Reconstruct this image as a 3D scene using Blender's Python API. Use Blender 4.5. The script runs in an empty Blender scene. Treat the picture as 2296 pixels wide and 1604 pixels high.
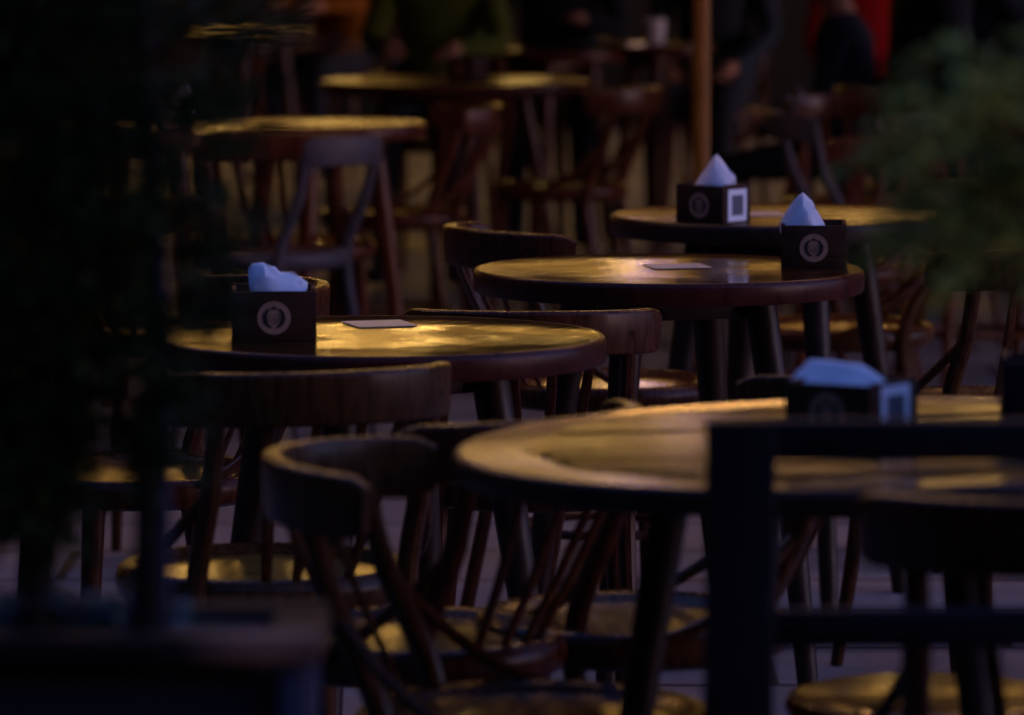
import bpy, math, random
from mathutils import Vector, Matrix, noise as mnoise
random.seed(11)
PI = math.pi
R = math.radians
scene = bpy.context.scene
COL = scene.collection
CAM_Z, FPX = 1.41, 11275.0

def gx(px, D):
    """world x of something seen in column px (2296 px wide view) at distance D"""
    return (px - 1148.0) / FPX * D

# ------------------------------------------------------------------ materials
def mat(name):
    m = bpy.data.materials.new(name); m.use_nodes = True
    nt = m.node_tree
    return m, nt, nt.nodes['Principled BSDF']

def nd(nt, kind, **kw):
    n = nt.nodes.new(kind)
    for k, v in kw.items():
        if k in n.inputs: n.inputs[k].default_value = v
        else: setattr(n, k, v)
    return n

def ramp(nt, src, stops):
    r = nt.nodes.new('ShaderNodeValToRGB')
    el = r.color_ramp.elements
    while len(el) < len(stops): el.new(0.5)
    for e, (p, c) in zip(el, stops):
        e.position = p
        e.color = (c[0], c[1], c[2], 1) if hasattr(c, '__len__') else (c, c, c, 1)
    nt.links.new(src, r.inputs['Fac'])
    return r.outputs['Color']

def coords(nt, scale=(1, 1, 1), rnd=True):
    tc = nt.nodes.new('ShaderNodeTexCoord')
    mp = nt.nodes.new('ShaderNodeMapping')
    mp.inputs['Scale'].default_value = scale
    nt.links.new(tc.outputs['Object'], mp.inputs['Vector'])
    if rnd:
        oi = nt.nodes.new('ShaderNodeObjectInfo')
        ml = nd(nt, 'ShaderNodeMath', operation='MULTIPLY'); ml.inputs[1].default_value = 37.0
        nt.links.new(oi.outputs['Random'], ml.inputs[0])
        nt.links.new(ml.outputs[0], mp.inputs['Location'])
    return mp.outputs['Vector']

def noise_tex(nt, vec, scale, detail=4, rough=.55):
    n = nd(nt, 'ShaderNodeTexNoise', Scale=scale, Detail=detail, Roughness=rough)
    nt.links.new(vec, n.inputs['Vector'])
    return n.outputs['Fac']

def bump(nt, bs, h, strength, dist=.01, prev=None):
    b = nd(nt, 'ShaderNodeBump', Strength=strength, Distance=dist)
    nt.links.new(h, b.inputs['Height'])
    if prev is not None: nt.links.new(prev, b.inputs['Normal'])
    nt.links.new(b.outputs['Normal'], bs.inputs['Normal'])
    return b.outputs['Normal']

def simple(name, a, b, scale=20, stretch=(1, 1, 1), rough=(.4, .6), bmp=.1, coat=0, metallic=0, spec=.16):
    m, nt, bs = mat(name)
    v = coords(nt, stretch)
    f = noise_tex(nt, v, scale)
    nt.links.new(ramp(nt, f, [(.3, a), (.7, b)]), bs.inputs['Base Color'])
    nt.links.new(ramp(nt, f, [(.3, rough[0]), (.7, rough[1])]), bs.inputs['Roughness'])
    bs.inputs['Coat Weight'].default_value = coat
    bs.inputs['Coat Roughness'].default_value = .15
    bs.inputs['Metallic'].default_value = metallic
    bs.inputs['Specular IOR Level'].default_value = spec
    if bmp: bump(nt, bs, f, bmp, .004)
    return m

M = {}
M['chair'] = simple('varnished_dark_wood', (.030, .0105, .0032), (.085, .030, .0088), 16, (6, 6, 1), (.22, .34), .08, 0, 0, .13)
M['chair_red'] = simple('varnished_red_wood', (.032, .0085, .0032), (.082, .022, .0075), 16, (6, 6, 1), (.22, .34), .08, 0, 0, .13)
M['seat_panel'] = simple('seat_plywood', (.16, .066, .012), (.27, .12, .022), 9, (1, 7, 1), (.13, .24), .12, 0, 0, .5)
M['grey_paint'] = simple('grey_painted_wood', (.034, .029, .033), (.055, .047, .052), 14, (4, 4, 1), (.4, .55), .1)
M['black_wood'] = simple('black_stained_wood', (.004, .004, .006), (.009, .008, .011), 14, (4, 4, 1), (.55, .7), .1, 0, 0, .1)
M['rim'] = simple('table_rim_wood', (.035, .007, .0035), (.065, .013, .006), 14, (3, 3, 1), (.25, .4), .1, 0, 0, .14)
M['dark_leg'] = simple('dark_leg_wood', (.014, .006, .0035), (.032, .013, .007), 14, (6, 6, 1), (.35, .5), .1, 0, 0, .2)
M['box'] = simple('box_dark_wood', (.030, .0125, .0075), (.052, .022, .013), 30, (1, 1, 5), (.5, .65), .2, 0, 0, .07)
M['cream'] = simple('emblem_cream', (.32, .17, .10), (.40, .21, .125), 60, (1, 1, 1), (.6, .7), 0)
M['ink'] = simple('emblem_ink', (.02, .014, .012), (.03, .02, .016), 60, (1, 1, 1), (.6, .7), 0)
M['sticker'] = simple('sticker_white', (.62, .64, .68), (.7, .72, .76), 30, (1, 1, 1), (.4, .5), 0)
M['sticker_ink'] = simple('sticker_grey_panel', (.07, .08, .1), (.11, .12, .14), 60, (1, 1, 1), (.5, .6), 0)
M['napkin'] = simple('napkin_paper', (.74, .74, .76), (.82, .82, .84), 60, (1, 1, 1), (.85, .9), .15, 0, 0, .2)
def thin_paper(m):
    nt = m.node_tree; bs = nt.nodes['Principled BSDF']; out = nt.nodes['Material Output']
    tr = nd(nt, 'ShaderNodeBsdfTranslucent', Color=(.75, .75, .78, 1)); mx = nd(nt, 'ShaderNodeMixShader'); mx.inputs[0].default_value = .3
    nt.links.new(bs.outputs[0], mx.inputs[1]); nt.links.new(tr.outputs[0], mx.inputs[2]); nt.links.new(mx.outputs[0], out.inputs['Surface'])
thin_paper(M['napkin'])
M['paper'] = simple('paper_slip', (.34, .28, .27), (.42, .36, .34), 40, (1, 1, 1), (.3, .4), .05, 0, 0, .5)
M['planter'] = simple('planter_dark_board', (.004, .004, .008), (.010, .010, .016), 12, (1, 1, 6), (.5, .65), .15)
M['planter_rim'] = simple('planter_rim_highlight', (.004, .0035, .004), (.014, .009, .008), 5, (1, 1, 1), (.6, .7), .15, 0, 0, .06)
def corner_highlight(m):
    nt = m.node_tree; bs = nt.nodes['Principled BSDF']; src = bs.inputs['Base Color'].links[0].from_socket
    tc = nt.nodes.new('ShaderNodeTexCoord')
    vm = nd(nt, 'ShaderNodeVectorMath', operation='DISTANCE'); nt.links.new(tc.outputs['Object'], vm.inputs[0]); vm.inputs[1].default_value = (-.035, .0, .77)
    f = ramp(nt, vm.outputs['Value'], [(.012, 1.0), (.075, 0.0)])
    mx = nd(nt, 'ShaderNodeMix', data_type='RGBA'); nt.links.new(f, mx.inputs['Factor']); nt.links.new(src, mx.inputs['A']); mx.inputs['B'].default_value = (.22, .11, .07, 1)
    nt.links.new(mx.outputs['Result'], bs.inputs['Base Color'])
corner_highlight(M['planter_rim'])     # warm highlight at the rim corner, put into the base colour
M['planter_post'] = simple('planter_corner_zinc', (.035, .035, .055), (.055, .055, .08), 10, (1, 1, 1), (.4, .55), .05)
M['soil'] = simple('planter_soil', (.02, .015, .011), (.045, .034, .026), 40, (1, 1, 1), (.9, .95), .6)
M['bark'] = simple('bark', (.010, .008, .006), (.025, .018, .013), 30, (1, 1, .3), (.8, .9), .6)
M['stake'] = simple('blue_plastic_stake', (.012, .022, .05), (.02, .032, .07), 12, (1, 1, 1), (.4, .5), .05)
M['pole'] = simple('parasol_pole_wood', (.12, .052, .009), (.18, .08, .014), 10, (5, 5, 1), (.4, .5), .08)
M['canvas'] = simple('parasol_canvas', (.05, .03, .025), (.07, .045, .035), 10, (1, 1, 1), (.8, .9), .1)
M['cord'] = simple('black_cord', (.01, .01, .01), (.02, .02, .02), 10)
M['steel'] = simple('brushed_steel', (.4, .4, .42), (.5, .5, .52), 20, (1, 1, 1), (.25, .35), .03, 0, 1)
M['plaster'] = simple('facade_plaster', (.04, .032, .026), (.07, .055, .045), 3, (1, 1, 1), (.85, .9), .2)
M['stone_base'] = simple('facade_stone_base', (.010, .008, .007), (.022, .018, .015), 4, (1, 1, 1), (.7, .85), .3)
M['frame'] = simple('window_frame_wood', (.05, .028, .014), (.08, .045, .022), 8)
M['rooftile'] = simple('roof_tile', (.15, .06, .04), (.22, .09, .06), 8, (1, 1, 1), (.8, .9), .4)
M['mug'] = simple('mug_glaze', (.5, .46, .46), (.58, .54, .54), 8, (1, 1, 1), (.15, .2), 0)
M['skin'] = simple('skin', (.30, .13, .07), (.36, .16, .09), 20, (1, 1, 1), (.5, .6), .05)
M['hair'] = simple('dark_hair', (.012, .008, .006), (.03, .02, .014), 60, (1, 1, .2), (.45, .6), .3)
M['eye'] = simple('eye_white', (.6, .6, .6), (.65, .65, .65), 8, (1, 1, 1), (.1, .15), 0)
M['lip'] = simple('lip', (.4, .15, .13), (.45, .18, .15), 8)
def cloth(name, c):
    return simple(name, tuple(x * .8 for x in c), tuple(x * 1.1 for x in c), 25, (1, 1, 1), (.85, .95), .3, 0, 0, .2)
M['c_black'] = cloth('cloth_black', (.008, .008, .011))
M['c_navy'] = cloth('cloth_navy', (.012, .014, .022))
M['c_green'] = cloth('cloth_olive_green', (.042, .050, .0015))
M['c_red'] = cloth('cloth_red', (.36, .004, .008))
M['c_ochre'] = cloth('cloth_ochre', (.22, .065, .002))
M['c_grey'] = cloth('cloth_grey', (.018, .024, .032))
M['c_trouser'] = cloth('cloth_trouser', (.015, .015, .02))
M['shoe'] = cloth('shoe', (.02, .018, .016))

def glossy_top(name, a, b, rlo, rhi, bs_strength, streak=.5):
    m, nt, bs = mat(name)
    v = coords(nt, (1, 1, 1))
    vs = coords(nt, (2.2, 26, 1))
    grain = noise_tex(nt, vs, 3.0, 6, .6)
    blot = noise_tex(nt, v, 8.0, 3, .5)
    nt.links.new(ramp(nt, grain, [(.25, a), (.75, b)]), bs.inputs['Base Color'])
    nt.links.new(ramp(nt, blot, [(.35, rlo), (.65, rhi)]), bs.inputs['Roughness'])
    big = noise_tex(nt, v, 8.0, 3, .45)
    wear = noise_tex(nt, coords(nt, (1.2, 3.2, 1)), 5.0, 5, .6)
    nt.links.new(ramp(nt, wear, [(.40, .03), (.66, .46)]), bs.inputs['Specular IOR Level'])
    p = bump(nt, bs, big, bs_strength, .012)
    bump(nt, bs, grain, bs_strength * streak * 1.8, .0022, p)
    return m
M['top_lacquer'] = glossy_top('lacquered_table_top', (.03, .011, .003), (.075, .028, .008), .06, .16, .36)
M['top_satin'] = glossy_top('satin_table_top', (.04, .016, .004), (.09, .036, .010), .20, .34, .22)

def planked_top():
    m, nt, bs = mat('planked_oak_top')
    v = coords(nt, (1, 1, 1), False)
    vs = coords(nt, (1.6, 24, 1), False)
    grain = noise_tex(nt, vs, 3.0, 7, .65)
    sep = nt.nodes.new('ShaderNodeSeparateXYZ'); nt.links.new(v, sep.inputs[0])
    d = nd(nt, 'ShaderNodeMath', operation='MULTIPLY'); d.inputs[1].default_value = 1 / .072
    nt.links.new(sep.outputs['Y'], d.inputs[0])
    fr = nd(nt, 'ShaderNodeMath', operation='FRACT'); nt.links.new(d.outputs[0], fr.inputs[0])
    fl = nd(nt, 'ShaderNodeMath', operation='FLOOR'); nt.links.new(d.outputs[0], fl.inputs[0])
    wn = nd(nt, 'ShaderNodeTexWhiteNoise', noise_dimensions='1D'); nt.links.new(fl.outputs[0], wn.inputs['W'])
    gap = ramp(nt, fr.outputs[0], [(.05, 0.0), (.13, 1.0)])
    c = ramp(nt, grain, [(.25, (.07, .026, .006)), (.5, (.16, .064, .014)), (.78, (.23, .095, .022))])
    mx = nd(nt, 'ShaderNodeMix', data_type='RGBA', blend_type='MULTIPLY'); mx.inputs['Factor'].default_value = .8
    nt.links.new(c, mx.inputs['A']); nt.links.new(ramp(nt, wn.outputs['Value'], [(0, .35), (1, 1.0)]), mx.inputs['B'])
    mg = nd(nt, 'ShaderNodeMix', data_type='RGBA', blend_type='MULTIPLY'); mg.inputs['Factor'].default_value = .85
    nt.links.new(mx.outputs['Result'], mg.inputs['A']); nt.links.new(gap, mg.inputs['B'])
    nt.links.new(mg.outputs['Result'], bs.inputs['Base Color'])
    sp = nd(nt, 'ShaderNodeMath', operation='MULTIPLY'); nt.links.new(gap, sp.inputs[0]); nt.links.new(ramp(nt, noise_tex(nt, coords(nt, (.45, 4.6, 1), False), 4.2, 3, .55), [(.42, .0), (.55, .5)]), sp.inputs[1])
    nt.links.new(sp.outputs[0], bs.inputs['Specular IOR Level'])
    nt.links.new(ramp(nt, grain, [(.3, .28), (.7, .17)]), bs.inputs['Roughness'])
    p = bump(nt, bs, gap, .4, .002)
    bump(nt, bs, grain, .25, .002, p)
    return m
M['planked'] = planked_top()
M['oak_ring'] = simple('oak_ring', (.17, .07, .016), (.25, .105, .025), 10, (2, 2, 1), (.18, .26), .14, 0, 0, .5)

def leafmat(name, a, b, rough=.55):
    m, nt, bs = mat(name)
    oi = nt.nodes.new('ShaderNodeTexCoord')
    n = nd(nt, 'ShaderNodeTexNoise', Scale=14.0, Detail=3.0)
    nt.links.new(oi.outputs['Object'], n.inputs['Vector'])
    nt.links.new(ramp(nt, n.outputs['Fac'], [(.3, a), (.7, b)]), bs.inputs['Base Color'])
    bs.inputs['Roughness'].default_value = rough
    bs.inputs['Specular IOR Level'].default_value = .12
    return m
M['conifer'] = leafmat('conifer_leaf', (.010, .024, .005), (.034, .056, .012))
M['shrub'] = leafmat('shrub_leaf', (.26, .26, .04), (.40, .40, .07))
M['sprig'] = leafmat('silvery_sprig', (.09, .13, .13), (.16, .21, .21), .6)

def paving():
    m, nt, bs = mat('stone_paving')
    v = coords(nt, (1, 1, 1), False)
    br = nt.nodes.new('ShaderNodeTexBrick')
    br.offset = .5
    for k, val in (('Scale', 1.0), ('Mortar Size', .014), ('Mortar Smooth', .25), ('Brick Width', .9), ('Row Height', .43), ('Bias', 0.0)):
        br.inputs[k].default_value = val
    br.inputs['Color1'].default_value = (.17, .158, .165, 1)
    br.inputs['Color2'].default_value = (.25, .23, .24, 1)
    br.inputs['Mortar'].default_value = (.035, .03, .03, 1)
    nt.links.new(v, br.inputs['Vector'])
    n1 = noise_tex(nt, v, 1.6, 5, .6)
    n2 = noise_tex(nt, v, 26, 5, .65)
    mx = nd(nt, 'ShaderNodeMix', data_type='RGBA', blend_type='MULTIPLY'); mx.inputs['Factor'].default_value = .8
    nt.links.new(br.outputs['Color'], mx.inputs['A'])
    nt.links.new(ramp(nt, n1, [(.3, .7), (.7, 1.15)]), mx.inputs['B'])
    m2 = nd(nt, 'ShaderNodeMix', data_type='RGBA', blend_type='MULTIPLY'); m2.inputs['Factor'].default_value = .6
    nt.links.new(mx.outputs['Result'], m2.inputs['A'])
    nt.links.new(ramp(nt, n2, [(.3, .6), (.7, 1.1)]), m2.inputs['B'])
    nt.links.new(m2.outputs['Result'], bs.inputs['Base Color'])
    nt.links.new(ramp(nt, n1, [(.35, .5), (.65, .75)]), bs.inputs['Roughness'])
    bs.inputs['Specular IOR Level'].default_value = .14
    p = bump(nt, bs, br.outputs['Fac'], -.5, .006)
    bump(nt, bs, n2, .45, .006, p)
    return m
M['paving'] = paving()

def lit(name, col, strength, vary=True):
    m, nt, bs = mat(name)
    bs.inputs['Base Color'].default_value = (.05, .04, .03, 1)
    bs.inputs['Roughness'].default_value = .1
    if vary:
        v = coords(nt, (1, 1, .7))
        f = noise_tex(nt, v, 1.7, 4, .6)
        nt.links.new(ramp(nt, f, [(.3, tuple(c * .45 for c in col)), (.5, tuple(c * .9 for c in col)), (.68, tuple(c * 1.4 for c in col))]), bs.inputs['Emission Color'])
    else:
        bs.inputs['Emission Color'].default_value = (*col, 1)
    bs.inputs['Emission Strength'].default_value = strength
    return m
WARM = (1.0, .49, .085)
M['pane_bright'] = lit('lit_window_bright', WARM, .20)
M['pane_mid'] = lit('lit_window_mid', (1.0, .50, .09), .24)
M['pane_dim'] = lit('lit_window_dim', (1.0, .42, .09), .06)
M['transom'] = lit('lit_transom', (1.0, .50, .10), .40)
M['bulb'] = lit('glowing_bulb', (1.0, .60, .16), 38.0, False)
M['bulb_fill'] = lit('fill_bulb_terrace', (1.0, .46, .12), 100.0, False)
M['led_blue'] = lit('blue_sign_light', (.10, .08, 1.0), 7.0, False)

# ------------------------------------------------------------------ mesh building
def catmull(pts, n=6):
    P = [Vector(p) for p in pts]
    if len(P) < 3: return P
    Q = [2 * P[0] - P[1]] + P + [2 * P[-1] - P[-2]]
    out = []
    for i in range(1, len(Q) - 2):
        a, b, c, d = Q[i - 1], Q[i], Q[i + 1], Q[i + 2]
        for k in range(n):
            t = k / n
            out.append(.5 * ((2 * b) + (c - a) * t + (2 * a - 5 * b + 4 * c - d) * t * t + (3 * b - a - 3 * c + d) * t ** 3))
    out.append(P[-1])
    return out

class MB:
    def __init__(self): self.v, self.f, self.m = [], [], []
    def add(self, vs, fs, mi=0):
        o = len(self.v)
        self.v += [tuple(p) for p in vs]
        for f in fs: self.f.append(tuple(i + o for i in f)); self.m.append(mi)
    def box(self, c, s, mi=0, rot=None, b=.0):
        """box with chamfered edges (b)"""
        c = Vector(c); h = Vector(s) / 2
        b = min(b, min(h) * .6)
        if b <= 0:
            vs = [Vector((x * h.x, y * h.y, z * h.z)) for x in (-1, 1) for y in (-1, 1) for z in (-1, 1)]
            fs = [(0, 1, 3, 2), (4, 6, 7, 5), (0, 4, 5, 1), (2, 3, 7, 6), (0, 2, 6, 4), (1, 5, 7, 3)]
        else:
            import bmesh
            bm = bmesh.new(); bmesh.ops.create_cube(bm, size=1)
            for q in bm.verts: q.co = Vector((q.co.x * s[0], q.co.y * s[1], q.co.z * s[2]))
            bmesh.ops.bevel(bm, geom=bm.edges[:], offset=b, segments=2, affect='EDGES', profile=.5)
            vs = [q.co.copy() for q in bm.verts]; bm.verts.index_update()
            fs = [tuple(q.index for q in f.verts) for f in bm.faces]; bm.free()
        if rot is not None: vs = [rot @ p for p in vs]
        self.add([p + c for p in vs], fs, mi)
    def tube(self, pts, radii, n=10, mi=0, flat=1.0):
        P = [Vector(p) for p in pts]
        if not hasattr(radii, '__len__'): radii = [radii] * len(P)
        vs, fs = [], []
        up = None
        for i, p in enumerate(P):
            t = (P[min(i + 1, len(P) - 1)] - P[max(i - 1, 0)]).normalized()
            if up is None:
                up = t.orthogonal().normalized()
            up = (up - t * up.dot(t)).normalized()
            sd = t.cross(up)
            for k in range(n):
                a = 2 * PI * k / n
                vs.append(p + (up * math.cos(a) + sd * math.sin(a) * flat) * radii[i])
        for i in range(len(P) - 1):
            for k in range(n):
                k2 = (k + 1) % n
                fs.append((i * n + k, i * n + k2, (i + 1) * n + k2, (i + 1) * n + k))
        fs.append(tuple(range(n - 1, -1, -1))); fs.append(tuple(range((len(P) - 1) * n, len(P) * n)))
        self.add(vs, fs, mi)
    def sweep(self, pts, ups, w, h, mi=0, r=.25, endscale=1.0):
        """rounded rectangular bar along pts; w across, h along ups"""
        P = [Vector(p) for p in pts]; vs, fs = [], []
        sec = []
        for cx, cy, a0 in ((1, 1, 0), (-1, 1, 90), (-1, -1, 180), (1, -1, 270)):
            for a in (0, 30, 60, 90):
                rr = min(w, h) * r
                sec.append((cx * (w / 2 - rr) + rr * math.cos(R(a0 + a)), cy * (h / 2 - rr) + rr * math.sin(R(a0 + a))))
        n = len(sec); N = len(P)
        for i, p in enumerate(P):
            t = (P[min(i + 1, N - 1)] - P[max(i - 1, 0)]).normalized()
            u = Vector(ups[i] if isinstance(ups, list) else ups)
            u = (u - t * u.dot(t)).normalized(); s = t.cross(u)
            k = 1.0
            e = min(i, N - 1 - i)
            if e == 0: k = .72 * endscale
            elif e == 1: k = .93
            for x, y in sec: vs.append(p + s * x * k + u * y * k)
        for i in range(N - 1):
            for k in range(n):
                k2 = (k + 1) % n
                fs.append((i * n + k, i * n + k2, (i + 1) * n + k2, (i + 1) * n + k))
        fs.append(tuple(range(n - 1, -1, -1))); fs.append(tuple(range((N - 1) * n, N * n)))
        self.add(vs, fs, mi)
    def lathe(self, prof, n=48, mi=0, c=(0, 0, 0), mis=None):
        """profile of (r, z); r == 0 closes"""
        vs, fs, ms = [], [], []
        idx = []
        for r, z in prof:
            if r < 1e-6:
                idx.append([len(vs)]); vs.append((c[0], c[1], c[2] + z))
            else:
                idx.append(list(range(len(vs), len(vs) + n)))
                vs += [(c[0] + r * math.cos(2 * PI * k / n), c[1] + r * math.sin(2 * PI * k / n), c[2] + z) for k in range(n)]
        for i in range(len(prof) - 1):
            a, b = idx[i], idx[i + 1]
            for k in range(n):
                k2 = (k + 1) % n
                if len(a) == 1 and len(b) == 1: continue
                if len(a) == 1: fs.append((a[0], b[k2], b[k]))
                elif len(b) == 1: fs.append((a[k], a[k2], b[0]))
                else: fs.append((a[k], a[k2], b[k2], b[k]))
                ms.append(mis[i] if mis else mi)
        o = len(self.v); self.v += vs
        for f, q in zip(fs, ms): self.f.append(tuple(i + o for i in f)); self.m.append(q)
    def xf(self, M4):
        self.v = [tuple(M4 @ Vector(p)) for p in self.v]; return self
    def build(self, name, mats, parent=None, smooth=35):
        me = bpy.data.meshes.new(name)
        me.from_pydata(self.v, [], self.f)
        if not isinstance(mats, (list, tuple)): mats = [mats]
        for m in mats: me.materials.append(m)
        if len(mats) > 1: me.polygons.foreach_set('material_index', self.m)
        me.validate(); me.update()
        import bmesh
        bm = bmesh.new(); bm.from_mesh(me); bmesh.ops.recalc_face_normals(bm, faces=bm.faces[:]); bm.to_mesh(me); bm.free()
        if smooth:
            me.polygons.foreach_set('use_smooth', [True] * len(me.polygons))
            me.set_sharp_from_angle(angle=R(smooth))
        o = bpy.data.objects.new(name, me); COL.objects.link(o)
        if parent: o.parent = parent
        return o

def tag(o, label=None, cat=None, group=None, kind=None):
    if label: o['label'] = label
    if cat: o['category'] = cat
    if group: o['group'] = group
    if kind: o['kind'] = kind
    return o
def thing(name, label, cat, loc=(0, 0, 0), rz=0, group=None):
    e = bpy.data.objects.new(name, None); COL.objects.link(e)
    e.location = loc; e.rotation_euler = (0, 0, rz); e.empty_display_size = .1
    return tag(e, label, cat, group)
def dup(root):
    c = root.copy(); COL.objects.link(c)
    for ch in root.children:
        d = ch.copy(); COL.objects.link(d); d.parent = c
        for g in ch.children:
            q = g.copy(); COL.objects.link(q); q.parent = d
    return c

# ------------------------------------------------------------------ ground
g = MB(); g.add([(-40, -5, 0), (40, -5, 0), (40, 60, 0), (-40, 60, 0)], [(0, 1, 2, 3)])
tag(g.build('ground', M['paving'], smooth=0), kind='structure')

# ------------------------------------------------------------------ chairs
BR = .208            # radius of the bent back rail
def back_pt(a, z):   # a in degrees from the middle of the back
    lean = .075 * (z - .48) / .28
    return Vector((BR * math.sin(R(a)), -.03 - BR * math.cos(R(a)) * 1.02 - lean + .02, z))
def make_chair(wood, panel, label, cat='chair', name='bentwood_chair', spread=70, slats=(-27, -9, 9, 27), brace=True):
    t = thing(name, label, cat)
    s = MB()   # seat ring
    s.lathe([(.150, .462), (.150, .452), (.186, .440), (.197, .448), (.201, .466), (.197, .480), (.188, .486), (.172, .482), (.163, .474), (.150, .474), (.150, .462)], 44)
    s.build('seat_ring', wood, t, 60)
    p = MB(); p.lathe([(0, .4765), (.10, .4745), (.163, .4738), (.163, .464), (0, .464)], 40)
    p.build('seat_panel', panel, t)
    b = MB()
    pts = [back_pt(a, .727 + .006 * math.cos(R(a * 1.4))) for a in range(-spread, spread + 1, 4)]
    b.sweep(pts, (0, -.05, 1), .022, .070, r=.28)
    b.build('backrest', wood, t, 50)
    for sx in (-1, 1):
        q = MB()
        q.tube(catmull([back_pt(46 * sx, .735), back_pt(45 * sx, .62), (sx * .148, -.140, .475), (sx * .152, -.158, .30), (sx * .168, -.215, 0)], 6), [.013] * 6 + [.0145] * 12 + [.014] * 6 + [.012], 10)
        q.build('rear_leg', wood, t)
        f = MB()
        f.tube(catmull([(sx * .130, .125, .455), (sx * .140, .14, .25), (sx * .160, .172, 0)], 6), [.0185 - .0006 * k for k in range(13)], 12)
        f.build('front_leg', wood, t)
        if not brace: continue
        c = MB()
        c.tube(catmull([back_pt(47 * sx, .60), (sx * .178, -.135, .545), (sx * .192, -.075, .500), (sx * .196, -.02, .478)], 7), .0080, 8)
        c.build('side_brace', wood, t)
    for a in slats:
        k = MB(); top = back_pt(a, .715); bot = Vector((.155 * math.sin(R(a * .8)), -.165 * math.cos(R(a * .8)), .478))
        k.sweep([top, top.lerp(bot, .33) + Vector((0, -.006, 0)), top.lerp(bot, .66) + Vector((0, -.006, 0)), bot], (1, 0, 0), .008, .018, r=.4)
        k.build('spindle', wood, t)
    st = MB()
    st.tube([(.145 * math.cos(2 * PI * k / 32), .14 * math.sin(2 * PI * k / 32) - .01, .215) for k in range(33)], .0085, 8)
    st.build('stretcher', wood, t)
    return t
proto = make_chair(M['chair'], M['seat_panel'], 'x')
proto_red = make_chair(M['chair_red'], M['seat_panel'], 'x')
proto_grey = make_chair(M['grey_paint'], M['grey_paint'], 'x', slats=(), brace=False, spread=48)
used = set()
CH = 'bentwood café chairs on the terrace'
def chair(x, y, fx, fy, label, src=None, sc=1.0, group=CH):
    src = src or proto
    if src.name not in used: used.add(src.name); o = src
    else: o = dup(src)
    o.location = (x, y, 0); o.rotation_euler = (0, 0, math.atan2(-fx, fy)); o.scale = (sc, sc, sc)
    o['label'] = label; o['group'] = group
    return o

# ------------------------------------------------------------------ tables
def table(x, y, ztop, d, label, top, rim, leg, tilt=(0, 0), rz=0, thick=.038, legs=4, la=45, lr=1.0, group='round café tables'):
    t = thing('round_table', label, 'table', (x, y, 0), 0, group)
    t.rotation_euler = (R(tilt[0]), R(tilt[1]), rz)
    r = d / 2
    a = MB(); e = .006
    a.lathe([(0, ztop), (r * .5, ztop), (r - .0095, ztop), (r - .0085, ztop + .0004), (r - e + .001, ztop), (r - .0015, ztop - .003), (r, ztop - e - .003), (r, ztop - thick + e), (r - .003, ztop - thick + .001), (r - .01, ztop - thick), (0, ztop - thick)],
            96, mis=[0, 0, 1, 1, 1, 1, 1, 1, 1, 1])
    a.build('tabletop', [top, rim], t, 50)
    ap = MB(); w = r * .80; za = ztop - thick - .02
    for k in range(4):
        an = k * PI / 2 + R(la)
        ap.box((math.cos(an) * w / 2 * .78, math.sin(an) * w / 2 * .78, za), (.02, w * .74, .038), rot=Matrix.Rotation(an, 3, 'Z'), b=.003)
    ap.build('apron', leg, t)
    for k in range(legs):
        an = k * 2 * PI / legs + R(la) + PI / 4
        l = MB(); c, s = math.cos(an), math.sin(an)
        l.tube([(c * r * .50, s * r * .50, ztop - thick - .002), (c * r * .55, s * r * .55, ztop - .14), (c * r * .70, s * r * .70, .30), (c * r * .80, s * r * .80, 0)], [.027 * lr, .0265 * lr, .021 * lr, .017 * lr], 14)
        l.build('leg', leg, t)
    return t
T1X, T1Y = gx(1500, 8.33), 8.33
T2X, T2Y = gx(851, 7.13), 7.13
T3X, T3Y = .405, 5.56
T4X, T4Y = gx(1748, 9.63), 9.63
T5X, T5Y = gx(720, 13.1), 13.1
T6X, T6Y = gx(1020, 15.7), 15.7
table(T1X, T1Y, .745, .65, 'round brown café table whose dark red rim shows beneath the upright napkin cone', M['top_lacquer'], M['rim'], M['dark_leg'], la=20)
table(T2X, T2Y, .745, .645, 'round café table gleaming gold all over, holding the box with the crumpled blue napkin', M['top_lacquer'], M['rim'], M['dark_leg'], la=55, rz=1.1)
t3 = table(T3X, T3Y, .775, .90, 'large matt oak table with planks inside a pale ring, biggest in the scene', M['oak_ring'], M['dark_leg'], M['dark_leg'], tilt=(0, -1.6), la=68, thick=.03, lr=.8)
pk = MB(); pk.lathe([(0, .7775), (.362, .7775), (.370, .7765), (.371, .774)], 12); pk.build('plank_panel', M['planked'], t3)
table(T4X, T4Y, .745, .65, 'round café table bearing the cornerwise box with a white card, beyond the red rimmed table', M['top_satin'], M['dark_leg'], M['dark_leg'], la=30, rz=.6)
table(T5X, T5Y, .745, .55, 'small round table glowing orange behind the grey painted chair', M['top_satin'], M['rim'], M['chair_red'], la=10, rz=2)
table(T6X, T6Y, .745, .84, 'wide blurred café table in front of the person in green', M['top_satin'], M['rim'], M['chair_red'], la=40, rz=.3)
table(gx(330, 12.9), 12.9, .745, .6, 'café table mostly hidden by the conifer, with a reddish napkin box', M['top_satin'], M['rim'], M['chair_red'], la=25, rz=.9)
table(gx(560, 20.5), 20.5, .745, .52, 'farthest café table, an amber streak near the top of the conifer', M['top_satin'], M['rim'], M['chair_red'], la=25, rz=.2)
table(gx(1240, 18.3), 18.3, .745, .55, 'far brown table in front of the person in black', M['rim'], M['rim'], M['chair_red'], la=25, rz=.2)

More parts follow.
